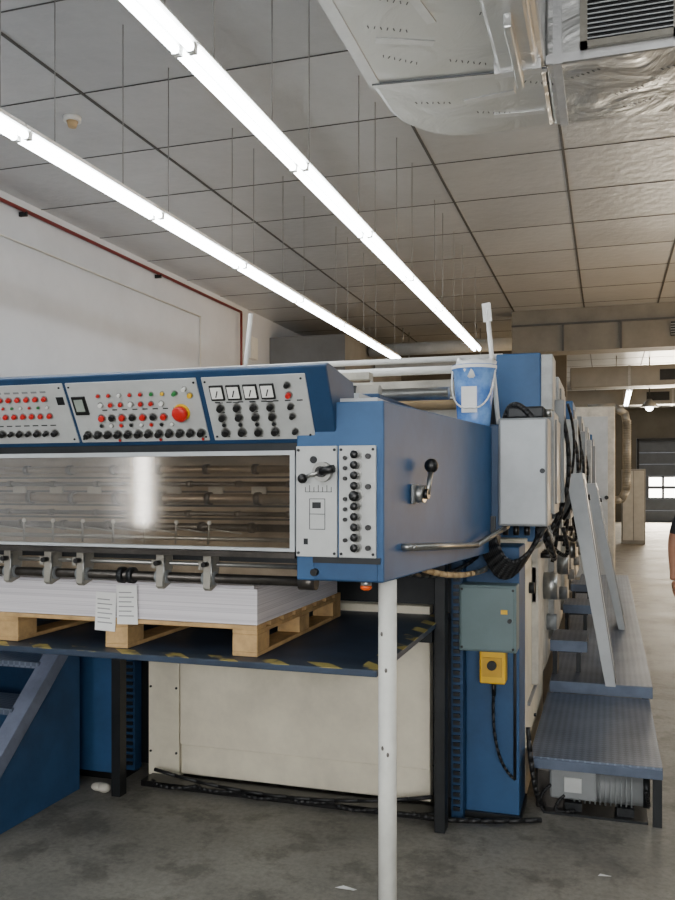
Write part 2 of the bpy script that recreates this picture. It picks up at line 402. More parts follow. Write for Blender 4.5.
# ---------------------------------------------------------------- printing press
P=empty('offset_printing_press')
b=B('operator_side_housing',P)
b.prism([(-.99,2.66),(-.69,2.66),(-.50,4.18),(-.99,4.18)],'z',1.28,1.87,LBLUE,bev=.006)
b.box(-.97,-.72,2.7,3.2,1.87,1.885,LGREY,bev=.004)
b.box(-.62,-.47,4.02,4.25,1.36,1.88,DBLUE,bev=.006)
b.done()
b=B('head_body',P)
b.box(-3.1,-.86,3.25,4.1,1.25,1.96,DBLUE,bev=.01)
b.box(-3.1,-.99,2.72,3.3,1.735,1.75,DARK)
b.box(-3.1,-3.0,2.66,4.1,1.2,1.9,BLUE)
b.box(-.94,-.86,2.96,4.1,1.87,1.93,LGREY)
b.cyl((-2.9,3.6,2.0),(-.95,3.6,2.0),.035,CREAM,16).cyl((-2.9,3.9,2.02),(-.7,3.9,2.02),.03,STEEL,14)
b.box(-1.62,-1.5,3.44,3.56,1.96,2.0,GREY)
for x in(-2.6,-1.9,-1.1): b.box(x,x+.05,3.56,3.64,1.95,2.03,DARK)
b.done()
con=B('control_console',P)
con.prism([(2.68,1.735),(2.55,1.977),(2.58,1.99),(2.86,1.955),(2.9,1.735)],'x',-3.1,-.85,DBLUE,bev=.006)
ang=math.atan2(.13,.242)
con.M=Matrix.Translation((0,2.68,1.735))@RX(ang)
for x0,x1 in((-2.75,-1.835),(-1.822,-1.312),(-1.292,-.925)):
    con.box(x0,x1,-.005,.002,.02,.25,PLATE,bev=.002)
con.done()
cc=B('console_controls',P); cc.M=Matrix.Translation((0,2.68,1.735))@RX(ang)
def knob(bb,x,z,r,m,h=.018,y=-.005,ring=True):
    if ring: bb.cyl((x,y,z),(x,y-.003,z),r*1.35,STEEL,14)
    bb.cyl((x,y,z),(x,y-h,z),r,m,14,r*.85)
for i in range(4):
    x=-1.243+.0605*i
    cc.box(x-.025,x+.025,-.012,-.004,.168,.222,BLACK,bev=.002); cc.box(x-.02,x+.02,-.0135,-.011,.176,.216,GLASSW)
    cc.box(x-.002,x+.002,-.015,-.013,.18,.205,BLACK,rot=RY(.4))
    for z in(.14,.105): knob(cc,x,z,.012,BLACK)
    knob(cc,x,.05,.013,BLACK)
    knob(cc,x,.078,.007,DARK,.008)
    for z in(.157,.122,.032): cc.box(x-.012,x+.012,-.0062,-.0045,z,z+.003,DARK)
for z in(.215,.18,.14,.105,.05): knob(cc,-.99,z,.0095,BLACK if z!=.18 else RED)
for z in(.235,.035): 
    for x in(-1.28,-.94,-1.322,-1.81,-1.85): cc.cyl((x,-.004,z),(x,-.008,z),.004,DARK,8)
cc.box(-1.81,-1.755,-.012,-.004,.13,.2,BLACK,bev=.002).box(-1.8,-1.765,-.0135,-.011,.145,.19,mat('meter_glass',(150,160,150),.3))
for i in range(7): knob(cc,-1.70+.042*i,.20,.0065,(RED,RED,WHITE,RED,RED,GRN,YEL)[i],.01)
for i in range(7): knob(cc,-1.70+.04*i,.165,.008,RED if i%3 else WHITE,.012)
for i in range(7): knob(cc,-1.71+.041*i,.115,.0115,BLACK if i%2 else RED,.014)
for i in range(8): knob(cc,-1.72+.04*i,.086,.0065,(DARK,WHITE,RED)[i%3],.008)
for i in range(12): 
    knob(cc,-1.785+.041*i,.052,.0125,BLACK,.022)
    if i%4==3: knob(cc,-1.785+.041*i,.028,.005,RED,.006)
cc.cyl((-1.39,-.005,.13),(-1.39,-.012,.13),.03,YEL,20).cyl((-1.39,-.012,.13),(-1.39,-.03,.13),.024,RED,20,.028).sph((-1.39,-.03,.13),.028,RED,(1,.35,1))
knob(cc,-1.345,.19,.009,YEL,.012); knob(cc,-1.36,.215,.007,WHITE); knob(cc,-1.40,.2,.008,GRN)
for i in range(22):
    x=-2.72+.038*i
    if x>-1.9: continue
    for z in(.196,.13): knob(cc,x,z,.0092,RED,.014)
    knob(cc,x,.062,.0115 if i%2 else .009,BLACK,.02)
    knob(cc,x,.163,.005,(WHITE,RED,GRN)[i%3],.008)
    cc.box(x-.012,x+.012,-.0062,-.0045,.218,.225,GREY); cc.box(x-.012,x+.012,-.0062,-.0045,.09,.094,DARK)
for i in range(8):
    cc.box(-1.26+.042*i,-1.24+.042*i,-.0062,-.0045,.158,.162,DARK)
    cc.box(-1.7+.04*i,-1.68+.04*i,-.0062,-.0045,.143,.147,DARK)
cc.box(-1.875,-1.845,-.0062,-.0045,.17,.2,DARK)
cc.done()
f=B('front_control_plate',P)
f.box(-.987,-.845,2.648,2.662,1.36,1.725,PLATE,bev=.002).box(-.838,-.713,2.648,2.662,1.36,1.725,PLATE,bev=.002)
Y=2.648
def fk(x,z,r,m,h=.03):
    f.cyl((x,Y,z),(x,Y-.004,z),r*1.4,STEEL,14); f.cyl((x,Y,z),(x,Y-h,z),r*.6,STEEL,10); f.sph((x,Y-h,z),r,m,(1,.7,1),14)
for i in range(10):
    fk(-.778,1.695-.0335*i,.0135 if i!=4 else .018,BLACK)
for i in(0,1,2,4,5,6,8): f.cyl((-.815,Y,1.685-.0335*i),(-.815,Y-.012,1.685-.0335*i),.007,BLACK,10)
for i in(0,3,7,9): f.cyl((-.737,Y,1.69-.033*i),(-.737,Y-.014,1.69-.033*i),.009,BLACK,10)
for x in(-.978,-.853,-.83,-.722):
    for z in(1.372,1.712): f.cyl((x,Y,z),(x,Y-.004,z),.005,DARK,8)
f.cyl((-.888,Y,1.64),(-.888,Y-.03,1.64),.032,STEEL,24).cyl((-.888,Y-.03,1.64),(-.888,Y-.045,1.64),.018,BLACK,16)
f.cyl((-.888,Y-.04,1.64),(-.945,Y-.04,1.62),.007,STEEL,10).sph((-.95,Y-.04,1.618),.017,BLACK).cyl((-.888,Y-.04,1.64),(-.84,Y-.045,1.65),.013,BLACK,12)
f.cyl((-.925,Y,1.68),(-.925,Y-.006,1.68),.012,DARK,12)
for i in range(7): f.box(-.955+.015*i,-.953+.015*i,Y-.001,Y,1.575,1.59+.006*(i%2),DARK)
f.box(-.955,-.862,Y-.001,Y,1.573,1.575,DARK)
for z in(1.55,1.50,1.45): f.box(-.94,-.885,Y-.001,Y,z,z+.002,DARK)
for x in(-.94,-.887): f.box(x,x+.002,Y-.001,Y,1.45,1.55,DARK)
f.box(-.93,-.9,Y-.001,Y,1.52,1.54,DARK).box(-.96,-.945,Y-.001,Y,1.4,1.42,DARK)
f.done()
g=B('guard_window_frame',P)
g.box(-3.0,-.993,2.655,2.68,1.697,1.712,LGREY).box(-3.0,-.993,2.655,2.68,1.374,1.384,LGREY).box(-1.010,-.993,2.65,2.68,1.374,1.712,LGREY).box(-3.0,-2.98,2.655,2.68,1.374,1.712,LGREY)
g.box(-3.0,-.993,2.65,2.7,1.352,1.370,DSTEEL)
g.box(-3.0,-.99,2.67,2.72,1.712,1.738,DARK)
g.done()
B('guard_window_pane',P).box(-2.98,-1.012,2.666,2.670,1.386,1.696,ACRYL).done()
i_=B('gripper_shafts',P)
IH=mat('inner_housing',(178,160,136),.45,.1,.25,3)
i_.box(-3.0,-.99,3.0,3.06,1.25,1.75,IH)
for z,r,y,m in((1.655,.014,2.9,BRASS),(1.60,.009,2.86,DSTEEL),(1.545,.018,2.92,BRASS),(1.49,.009,2.85,DSTEEL),(1.44,.014,2.86,DSTEEL)):
    i_.cyl((-3.0,y,z),(-.99,y,z),r,m,16)
    for n in range(10): 
        x=-2.9+.2*n+(.05 if r>.013 else 0); i_.cyl((x,y,z),(x+.02,y,z),r*1.4,DSTEEL,14)
for z in(1.625,1.57,1.515,1.465): i_.box(-3.0,-.99,2.985,3.0,z-.004,z+.004,DARK)
for n in range(9):
    x=-2.55+.18*n; i_.box(x,x+.06,2.975,2.985,1.555,1.59,CREAM)
i_.done()
s=B('sheet_stop_rods',P)
s.cyl((-3,2.75,1.405),(-.99,2.75,1.405),.008,STEEL,10)
for n in range(9):
    x=-2.4+.13*n; s.cyl((x,2.75,1.385),(x+.015,2.73,1.46),.004,STEEL,8); s.sph((x+.015,2.73,1.462),.008,WHITE)
    s.cyl((x,2.75,1.44),(x+.13,2.75,1.425),.003,STEEL,6)
s.done()
r=B('lower_rail',P)
r.cyl((-3.05,2.72,1.268),(-.97,2.72,1.268),.017,DSTEEL,16).cyl((-3.05,2.74,1.315),(-1.0,2.74,1.315),.008,STEEL,10)
r.box(-3.05,-.99,2.76,2.80,1.325,1.35,DARK)
r.cyl((-1.0,2.72,1.268),(-.94,2.72,1.268),.028,DSTEEL,16)
for x in(-2.4,-2.17,-1.99,-1.85,-1.52,-1.335):
    r.box(x-.016,x+.016,2.69,2.76,1.29,1.35,CLAMP,bev=.004)
    r.prism([(2.685,1.235),(2.70,1.225),(2.75,1.24),(2.76,1.30),(2.69,1.31)],'x',x-.014,x+.014,CLAMP,bev=.003)
    r.box(x-.03,x-.014,2.685,2.70,1.30,1.33,CLAMP)
    r.cyl((x-.024,2.715,1.268),(x+.024,2.715,1.268),.024,GREY,14)
    r.cyl((x,2.7,1.32),(x,2.66,1.32),.009,BLACK,10).cyl((x+.02,2.69,1.34),(x+.02,2.68,1.24),.004,STEEL,8)
for x in(-2.3,-1.7,-1.66): r.cyl((x,2.72,1.268),(x+.02,2.72,1.268),.03,DARK,14)
r.done()
b=B('housing_lower_bracket',P)
b.box(-.93,-.71,2.655,2.72,1.283,1.352,BLUE,bev=.004); b.box(-.93,-.70,2.652,2.665,1.34,1.36,DARK)
b.cyl((-.92,2.66,1.31),(-.92,2.63,1.31),.012,BLACK,12)
b.cyl((-.76,2.70,1.283),(-.76,2.70,1.262),.018,STEEL,14).sph((-.76,2.70,1.26),.02,ORANGE,(1,1,.6)); b.done()
b=B('side_lever',P)
b.cyl((-.655,2.95,1.565),(-.615,2.945,1.565),.03,STEEL,20).cyl((-.615,2.945,1.565),(-.60,2.943,1.565),.018,BLACK,16)
b.box(-.655,-.645,2.90,3.0,1.53,1.60,GREY,bev=.004)
b.cyl((-.605,2.945,1.565),(-.60,2.985,1.645),.009,STEEL,12).sph((-.60,2.99,1.665),.026,BLACK)
b.done()
b=B('side_rail',P)
b.tube([(-.675,2.83,1.385),(-.63,2.84,1.385),(-.53,3.62,1.34),(-.45,4.05,1.40),(-.52,4.12,1.42)],.012,STEEL,10)
b.done()
b=B('hoses',P)
b.arc((-.72,3.2,1.29),(-.6,3.4,1.2),(-.56,4.1,1.19),.012,TAN).arc((-.74,3.3,1.29),(-.62,3.6,1.15),(-.52,4.1,1.22),.01,STEEL)
b.arc((-.74,3.0,1.29),(-.66,3.5,1.17),(-.6,4.1,1.25),.009,DARK)
for i in range(9):
    o=i*.02
    b.arc((-.58+o*.5,4.02-.008*i,1.36),(-.47+o*.3,3.98-.010*i,.95+o),(-.29+o*.1,3.99,1.40),.010,RUBBER)
b.arc((-.47,4.1,1.9),(-.43,4.0,2.04),(-.33,4.02,1.9),.014,RUBBER)
b.arc((-.36,4.1,.45),(-.33,4.05,.1),(-.30,4.3,.02),.012,RUBBER)
b.arc((-.29,4.15,1.4),(-.20,4.3,1.1),(-.34,4.9,1.3),.014,RUBBER).arc((-.29,4.15,1.42),(-.22,4.35,1.2),(-.34,4.8,1.45),.010,GREY)
b.done()
b=B('electrical_cabinet',P)
b.box(-.485,-.262,3.99,4.2,1.405,1.905,GREY,bev=.006).box(-.475,-.272,3.982,3.99,1.415,1.895,LGREY,bev=.003)
b.cyl((-.285,3.985,1.66),(-.285,3.97,1.66),.012,DARK,12)
b.box(-.45,-.28,4.02,4.12,1.905,1.96,DARK,bev=.01).cyl((-.28,4.07,1.93),(-.25,4.07,1.93),.02,STEEL)
for i in range(4): b.cyl((-.46+.05*i,4.05,1.405),(-.46+.05*i,4.05,1.36),.014,BLACK,10)
b.box(-.40,-.25,4.3,4.75,1.45,1.96,UNITG,bev=.006)
b.box(-.25,-.24,4.34,4.71,1.5,1.92,GREY,bev=.003)
b.done()
b=B('pile_lift_table',P)
b.box(-3.1,-.75,2.8,4.22,.940,.962,mat('table_top',(52,66,86),.5,.2,.2,4),bev=.003)
b.box(-3.1,-.75,2.8,2.87,.962,.964,HAZ).box(-.82,-.75,2.87,4.2,.962,.964,HAZ)
b.box(-3.1,-.78,3.9,4.1,.86,.94,DARK)
b.done()
b=B('base_body',P)
b.box(-3.2,-.72,4.18,4.7,.05,1.24,DARK)
b.box(-2.385,-2.2,4.1,4.18,.02,1.0,BEIGE,bev=.004).box(-2.193,-.83,4.1,4.18,.2,1.0,BEIGE,bev=.004).box(-2.193,-.83,4.112,4.18,.04,.197,BEIGE,bev=.004)
for z in(.15,.5,.9):
    for x in(-2.37,-2.215): b.cyl((x,4.1,z),(x,4.095,z),.007,DARK,8)
b.box(-2.85,-2.5,4.0,4.18,.04,.95,BLUE,bev=.005).box(-2.95,-2.5,4.02,4.2,0,.04,BLACK)
b.box(-2.5,-2.44,4.05,4.12,.05,1.0,DBLUE)
for i in range(24): b.box(-2.49,-2.45,4.04,4.052,.08+i*.036,.098+i*.036,BLACK)
b.box(-2.425,-2.375,3.8,3.86,0,.94,DARK)
b.box(-.76,-.71,3.85,3.93,0,1.28,DARK,bev=.004)
b.box(-.71,-.655,4.02,4.12,.0,1.28,DBLUE)
for i in range(34): b.box(-.70,-.668,4.008,4.022,.05+i*.034,.068+i*.034,BLACK)
b.box(-2.36,-.75,3.98,4.1,0,.03,BLACK)
for i in range(6): b.arc((-2.3+i*.25,4.0,.03),(-2.2+i*.25,3.9,.01+.02*(i%2)),(-2.02+i*.25,4.0,.03),.010,RUBBER,8,8)
b.arc((-.9,4.0,.02),(-.75,3.85,.04),(-.3,4.1,.02),.012,RUBBER).arc((-2.3,4.02,.08),(-1.5,3.9,-.01),(-.8,4.02,.1),.010,RUBBER)
b.box(-.655,-.40,4.1,4.4,.02,1.3,BLUE,bev=.006)
b.box(-.66,-.39,4.08,4.4,0,.03,DARK)
b.box(-.655,-.398,4.4,5.6,.0,1.32,BEIGE,bev=.006)
b.cyl((-.42,4.09,.2),(-.42,4.09,1.0),.007,RUBBER,8).arc((-.515,4.06,.62),(-.53,4.03,.3),(-.42,4.09,.2),.007,RUBBER)
for z in(.3,.6,.9): b.cyl((-.40,4.9,z),(-.385,4.9,z),.01,DARK,10)
b.cyl((-.40,4.6,1.05),(-.37,4.6,1.05),.03,DARK,14).box(-.40,-.385,4.5,5.3,.45,.47,GREY).box(-.40,-.37,4.75,4.95,.95,1.15,GREY,bev=.005)
b.box(-.70,-.5,4.0,4.2,1.28,1.45,DARK)
b.done()
b=B('junction_box',P)
b.box(-.665,-.40,3.97,4.1,.82,1.13,GGREY,bev=.006).box(-.655,-.41,3.96,3.97,.83,1.12,GGREY,bev=.003)
for x in(-.65,-.415):
    for z in(.84,1.11): b.cyl((x,3.96,z),(x,3.953,z),.006,DARK,8)
b.cyl((-.43,3.96,.97),(-.43,3.945,.97),.01,BLACK,10).box(-.47,-.44,3.956,3.961,1.0,1.02,YEL)
b.done()
b=B('emergency_stop_box',P)
b.box(-.575,-.455,4.0,4.1,.665,.83,YEL,bev=.008).box(-.56,-.47,3.992,4.0,.7,.79,mat('yellow_label',(195,150,30),.5))
b.cyl((-.515,3.99,.755),(-.515,3.975,.755),.022,DARK,16).cyl((-.515,4.05,.665),(-.515,4.06,.60),.01,BLACK,10)
b.done()
for i in range(5):
    y=4.65+i*1.45
    u=B('printing_unit_%d'%(i+1),P)
    u.prism([(y,1.3),(y,2.12),(y+.12,2.26),(y+.85,2.26),(y+1.0,2.1),(y+1.0,1.3)],'x',-.56,-.38,LBLUE,bev=.01)
    u.prism([(y,1.3),(y,2.0),(y+.12,2.12),(y+.85,2.12),(y+1.0,2.0),(y+1.0,1.3)],'x',-2.9,-.56,CREAM,bev=.01)
    u.box(-3.0,-.42,y+.02,y+1.0,.3,1.3,CREAM,bev=.01)
    u.box(-.42,-.36,y+.1,y+.9,.5,1.25,(CREAM,UNITG)[i%2],bev=.01)
    if i: u.box(-.38,-.25,y+.15,y+.7,1.35,1.72,UNITG,bev=.008)
    u.box(-.38,-.26+.02*i,y+.25,y+.85,1.78,2.2,(UNITG,LBLUE,GREY)[i%3],bev=.008)
    u.box(-.26+.02*i,-.25+.02*i,y+.3,y+.8,1.84,2.14,GREY,bev=.003)
    u.cyl((-.34,y+.55,2.2),(-.34,y+.55,2.3),.03,GREY,14).box(-.38,-.22+.02*i,y+.02,y+.12,1.5,2.05,(GREY,UNITG)[i%2],bev=.006)
    u.cyl((-.30,y+.78,1.62),(-.25,y+.78,1.62),.075,WHITE,24).cyl((-.25,y+.78,1.62),(-.245,y+.78,1.62),.05,GREY,20)
    u.cyl((-.36,y+.5,1.0),(-.28,y+.5,1.0),.08,STEEL,24).cyl((-.36,y+.75,.75),(-.30,y+.75,.75),.05,GREY,16)
    for q in range(3): u.cyl((-.36,y+.25+.12*q,1.2),(-.29,y+.25+.12*q,1.2),.016,BLACK,10)
    u.arc((-.34,y+.9,1.6),(-.27,y+1.0,1.4),(-.34,y+.95,1.1),.012,RUBBER)
    u.arc((-.27,y+.2,1.78),(-.18,y+.1,1.5),(-.30,y+.3,1.3),.010,RUBBER).arc((-.24,y+.3,1.35),(-.18,y+.5,1.1),(-.32,y+.8,1.2),.012,RUBBER)
    u.arc((-.24,y+.05,2.0),(-.13,y-.05,1.6),(-.30,y+.15,1.35),.012,RUBBER).arc((-.24,y+.85,2.1),(-.15,y+1.1,1.8),(-.3,y+1.1,1.4),.009,RUBBER)
    u.box(-3.0,-.45,y+1.0,y+1.45,.3,1.1,DARK)
    u.cyl((-2.8,y+.5,2.18),(-.6,y+.5,2.18),.05,CREAM,16)
    u.cyl((-2.8,y+1.15,1.9),(-.4,y+1.15,1.9),.02,STEEL,10)
    u.box(-.42,-.36,y+1.12,y+1.2,1.1,1.95,UNITG)
    u.box(-2.9,-.45,y,y+1.45,0,.3,DARK)
    u.done()
b=B('upper_rails',P)
b.cyl((-.45,6.2,2.40),(-.45,11.5,2.40),.010,STEEL,10)
for y in(6.2,7.65,9.1,10.5,11.4): b.cyl((-.45,y,2.2),(-.45,y,2.40),.010,STEEL,10)
b.cyl((-2.8,4.72,2.30),(-.55,4.72,2.30),.016,WHITE,10).cyl((-2.8,6.2,2.44),(-.55,6.2,2.44),.03,WHITE,10)
for x in(-2.7,-1.7,-.6): b.cyl((x,4.72,2.1),(x,4.72,2.30),.012,STEEL,10).cyl((x,6.2,2.2),(x,6.2,2.44),.012,STEEL,10)
b.box(-2.6,-1.3,4.68,4.76,2.2,2.24,CREAM)
b.done()
b=B('tower_front_cover',P); b.box(-.56,-.33,4.5,4.66,1.3,2.28,LBLUE,bev=.008).box(-.33,-.27,4.5,4.75,1.98,2.27,UNITG,bev=.006)
b.box(-.9,-.56,4.45,4.66,1.3,2.05,DARK)
b.cyl((-2.8,4.4,2.1),(-.6,4.4,2.1),.045,CREAM,18).box(-3,-.6,4.3,4.6,1.3,2.0,CREAM)
b.box(-2.9,-.62,4.2,4.3,1.85,1.92,DARK).cyl((-2.9,4.25,2.0),(-.62,4.25,2.0),.025,TAN,12)
b.done()

b=B('support_post'); b.cyl((-.705,2.77,0),(-.705,2.77,1.279),.031,POSTW,28).cyl((-.705,2.77,0),(-.705,2.77,.012),.07,POSTW,24)
chip=mat('bare_metal_chip',(110,104,98),.5,.4,.1,10)
for z,a in((.98,-1.5),(.72,-1.9),(.70,-1.3),(1.1,-2.0)):
    b.sph((-.705+.0305*math.cos(a),2.77+.0305*math.sin(a),z),.005,chip,(1,1,1.6),8)
b.done()

# ---------------------------------------------------------------- pallet + paper
b=B('wooden_pallet')
X0,X1,Y0,Y1,Z=-2.85,-1.225,2.88,3.90,.965
for i in range(8):
    y=Y0+i*(Y1-Y0-.09)/7; b.box(X0,X1,y,y+.09,Z+.098,Z+.114,WOOD,bev=.002)
for x in(X0,X0+.48,-1.865,-1.325):
    b.box(x,x+.1,Y0,Y1,Z+.082,Z+.098,WOOD,bev=.002)
    b.box(x,x+.1,Y0,Y1,Z,Z+.016,WOOD,bev=.002)
    for y in(Y0,(Y0+Y1)/2-.06,Y1-.12): b.box(x,x+.1,y,y+.12,Z+.016,Z+.082,WOOD,bev=.003)
b.done()
b=B('paper_stack'); b.box(-2.8,-1.23,2.89,3.86,1.08,1.212,STACK)
b.box(-2.79,-1.25,2.9,3.85,1.212,1.222,STACK,rot=RZ(.004)); b.done()
b=B('pallet_note')
NT=mat('note_print',(150,150,150),.7)
for x,z,a in((-1.86,1.03,.04),(-1.765,1.06,-.03)):
    b.box(x-.045,x+.045,2.873,2.875,z,z+.15,PAPERW,rot=RY(a))
    for i in range(6): b.box(x-.035,x+.03-.01*(i%2),2.8715,2.873,z+.03+.018*i,z+.034+.018*i,NT,rot=RY(a))
b.done()

b=B('access_stairs')
for x0,x1 in((-2.70,-2.64),(-3.4,-3.34)):
    b.prism([(3.84,0),(3.84,.76),(3.72,.76),(2.95,.07),(2.95,0)],'x',x0,x1,BLUE,bev=.004)
    b.prism([(3.84,.76),(3.84,.80),(3.70,.80),(2.93,.11),(2.93,.05),(2.96,.04),(3.73,.73)],'x',x0-.015,x1+.015,mat('stair_edge',(120,128,150),.5,.1,.15,6),bev=.003)
for i in range(4):
    b.box(-3.34,-2.70,2.98+i*.2,3.24+i*.2,.14+i*.18,.17+i*.18,TREAD); b.box(-3.34,-2.70,3.2+i*.2,3.22+i*.2,0,.16+i*.18,DBLUE)
b.box(-3.4,-2.86,3.8,4.0,0,.8,BLUE)
b.done()

# ---------------------------------------------------------------- platforms on the right
b=B('step_platform')
b.box(-.36,.24,4.17,5.48,.27,.295,TREAD,bev=.003).box(-.36,.24,4.165,4.2,.240,.285,TEDGE,bev=.003)
b.box(.20,.24,4.2,5.48,.235,.27,TEDGE)
for x,y in((-.34,5.4),(.2,4.22),(.2,5.4)): b.box(x,x+.04,y,y+.04,0,.25,DARK)
b.done()
b=B('walkway_platform')
b.box(-.35,.26,5.52,12.2,.335,.36,TREAD,bev=.003).box(.22,.26,5.52,12.2,.30,.335,TEDGE).box(-.35,.26,5.515,5.54,.29,.355,TEDGE)
for y in(5.6,7.2,8.8,10.4,12.1): b.box(.2,.24,y,y+.04,0,.33,DARK); b.box(-.33,-.29,y,y+.04,0,.33,DARK)
b.done()
for y,z in((5.62,.58),(7.3,.58),(8.8,.58)):
    b=B('foot_step'); b.box(-.355,-.13,y,y+.42,z,z+.02,TREAD,bev=.003).box(-.355,-.13,y-.004,y,z-.05,z+.018,TEDGE).box(-.14,-.125,y,y+.42,z-.05,z+.018,TEDGE)
    b.box(-.345,-.315,y+.1,y+.3,.36,z,DARK).box(-.345,-.16,y+.18,y+.22,z-.09,z,DARK).box(-.2,-.17,y+.2,y+.22,.36,z-.02,DARK); b.done()
b=B('electric_motor')
b.cyl((-.20,4.36,.13),(.16,4.36,.13),.085,GREY,24)
for i in range(12): b.cyl((-.16+i*.024,4.36,.13),(-.152+i*.024,4.36,.13),.098,GREY,24)
b.cyl((.16,4.36,.13),(.19,4.36,.13),.09,DARK,24).box(-.2,-.12,4.28,4.44,0,.05,DARK).box(.04,.12,4.28,4.44,0,.05,DARK)
b.box(-.27,-.05,4.235,4.30,.08,.225,GREY,bev=.012).box(-.2,-.12,4.225,4.235,.12,.19,PLATE)
b.box(-.34,-.2,4.3,4.5,0.001,.2,DSTEEL,bev=.01).box(-.3,.18,4.24,4.5,0,.012,DARK)
b.arc((.17,4.36,.1),(.20,4.3,.01),(.17,4.24,.16),.009,RUBBER).arc((-.2,4.24,.1),(-.3,4.2,.0),(-.15,4.24,.03),.008,RUBBER)
b.arc((-.25,4.25,.15),(-.34,4.2,.1),(-.3,4.25,.01),.008,RUBBER)
b.done()

def leaning(y0,w,xb,xt,zt,xw):
    b=B('leaning_guard_panel')
    b.prism([(xb,.362),(xb-xw*.6,.362),(xt-xw,zt),(xt,zt+.01)],'y',y0,y0+w,LGREY,bev=.003)
    L=math.hypot(xt-xb,zt-.36); a=math.atan2(xt-xb,zt-.362)
    b.M=Matrix.Translation((xb,y0,.362))@RY(a)
    b.box(0,.006,.02,.05,.02,L-.03,GREY).box(0,.006,w-.05,w-.02,.02,L-.03,GREY).box(0,.006,.02,w-.02,.02,.05,GREY).box(0,.006,.02,w-.02,L-.06,L-.03,GREY)
    b.cyl((.006,w/2,L-.15),(.02,w/2,L-.15),.02,DARK,12)
    b.done()
leaning(5.45,.5,.045,-.15,1.66,.10); leaning(7.6,.6,.14,-.10,1.60,.09)

b=B('drying_cabinet'); b.box(-.9,.10,13.2,14.6,0,2.75,CREAM,bev=.02).box(-.8,.0,13.18,13.2,.2,2.6,LGREY,bev=.005).cyl((-.02,13.18,1.4),(-.02,13.12,1.4),.03,DARK)
SP=[(.10,14.0,1.35),(.20,14.0,1.36),(.27,14.0,1.5),(.28,14.0,1.8),(.28,14.0,2.55),(.25,14.0,2.7),(.1,14.0,2.80),(-.3,14.0,2.80)]
b.tube(SP,.06,HOSE,18)
for i in range(28): b.cyl((.28,14.0,1.55+i*.038),(.28,14.0,1.562+i*.038),.068,HOSE,18)
b.done()
b=B('metal_locker'); b.box(.35,.95,24,24.6,0,2.0,GREY,bev=.01).box(.38,.64,23.98,24,.1,1.95,LGREY).box(.66,.92,23.98,24,.1,1.95,LGREY); b.done()
b=B('overhead_service_duct')
b.cyl((-4.7,17,4.36),(-1.8,17,4.36),.13,LGREY,20).box(-4.7,-1.8,17.4,17.7,4.0,4.2,LGREY)
for x in(-4,-2.5): b.cyl((x,17,4.45),(x,17,ZC),.012,STEEL,8).cyl((x,17.55,4.2),(x,17.55,ZC),.012,STEEL,8)
b.done()
b=B('pendant_lamp'); b.cyl((1.0,22.9,ZC),(1.0,22.9,3.75),.015,DARK,8).cyl((1.0,22.9,3.55),(1.0,22.9,3.75),.22,GREY,20,.05).sph((1.0,22.9,3.54),.10,DAY); b.done()

# ---------------------------------------------------------------- objects on the press
def bag():
    b=B('plastic_bucket')
    n=20; PB=mat('blue_translucent_plastic',(124,166,220),.25,0,.3,9,0,(52,98,176)); 
    def ring(rings,m,close=True,wob=0):
        vs=[];fs=[]
        for k,(z,r) in enumerate(rings):
            for i in range(n):
                a=2*math.pi*i/n; rr=r*(1+wob*math.sin(3*a+k)+.6*wob*math.sin(7*a+2*k))
                vs.append((-.60+rr*math.cos(a),4.0+.9*rr*math.sin(a),z+wob*.1*math.sin(5*a+k)))
        for k in range(len(rings)-1):
            for i in range(n): fs.append((k*n+i,k*n+(i+1)%n,(k+1)*n+(i+1)%n,(k+1)*n+i))
        if close: fs.append(tuple(range(n)))
        b.poly(vs,fs,m,True)
    ring([(1.872,.075),(1.90,.078),(2.03,.09),(2.13,.098),(2.135,.105),(2.155,.106),(2.155,.094),(2.12,.092)],PB)
    ring([(2.10,.088),(2.16,.092),(2.18,.08),(2.17,.05),(2.185,.02)],WHITE,True,.12)
    ring([(2.137,.1065),(2.152,.1075)],WHITE,False)
    b.arc((-.70,4.0,2.14),(-.70,3.86,1.93),(-.60,3.90,1.95),.004,WHITE,8,6).arc((-.60,3.90,1.95),(-.50,3.86,1.93),(-.50,4.0,2.14),.004,WHITE,8,6)
    b.box(-.645,-.575,3.914,3.922,1.93,2.05,WHITE,rot=RX(.06)); b.done()
bag()
b=B('cleaning_stick'); b.cyl((-.50,4.12,1.881),(-.555,4.12,2.45),.011,WHITE,10).box(-.575,-.535,4.11,4.13,2.38,2.47,WHITE,rot=RY(-.1)); b.done()
b=B('cleaning_stick'); b.cyl((-1.56,3.5,2.0),(-1.52,3.5,2.36),.010,WHITE,10).sph((-1.55,3.5,2.05),.045,WHITE,(.7,.7,1.4)); b.done()
b=B('paper_scrap'); b.poly([(-1.03,3.2,.004),(-.95,3.19,.008),(-.94,3.21,.004),(-1.0,3.22,.008)],[(0,1,2,3)],PAPERW); b.done()
b=B('paper_scrap'); b.poly([(-.04,3.62,.004),(.01,3.62,.008),(.015,3.635,.004),(-.03,3.64,.006)],[(0,1,2,3)],PAPERW); b.done()
b=B('cleaning_rag'); b.sph((-2.52,3.84,.025),.045,CREAM,(1.1,.7,.5)).sph((-2.48,3.82,.03),.035,CREAM,(1,.8,.7)); b.done()

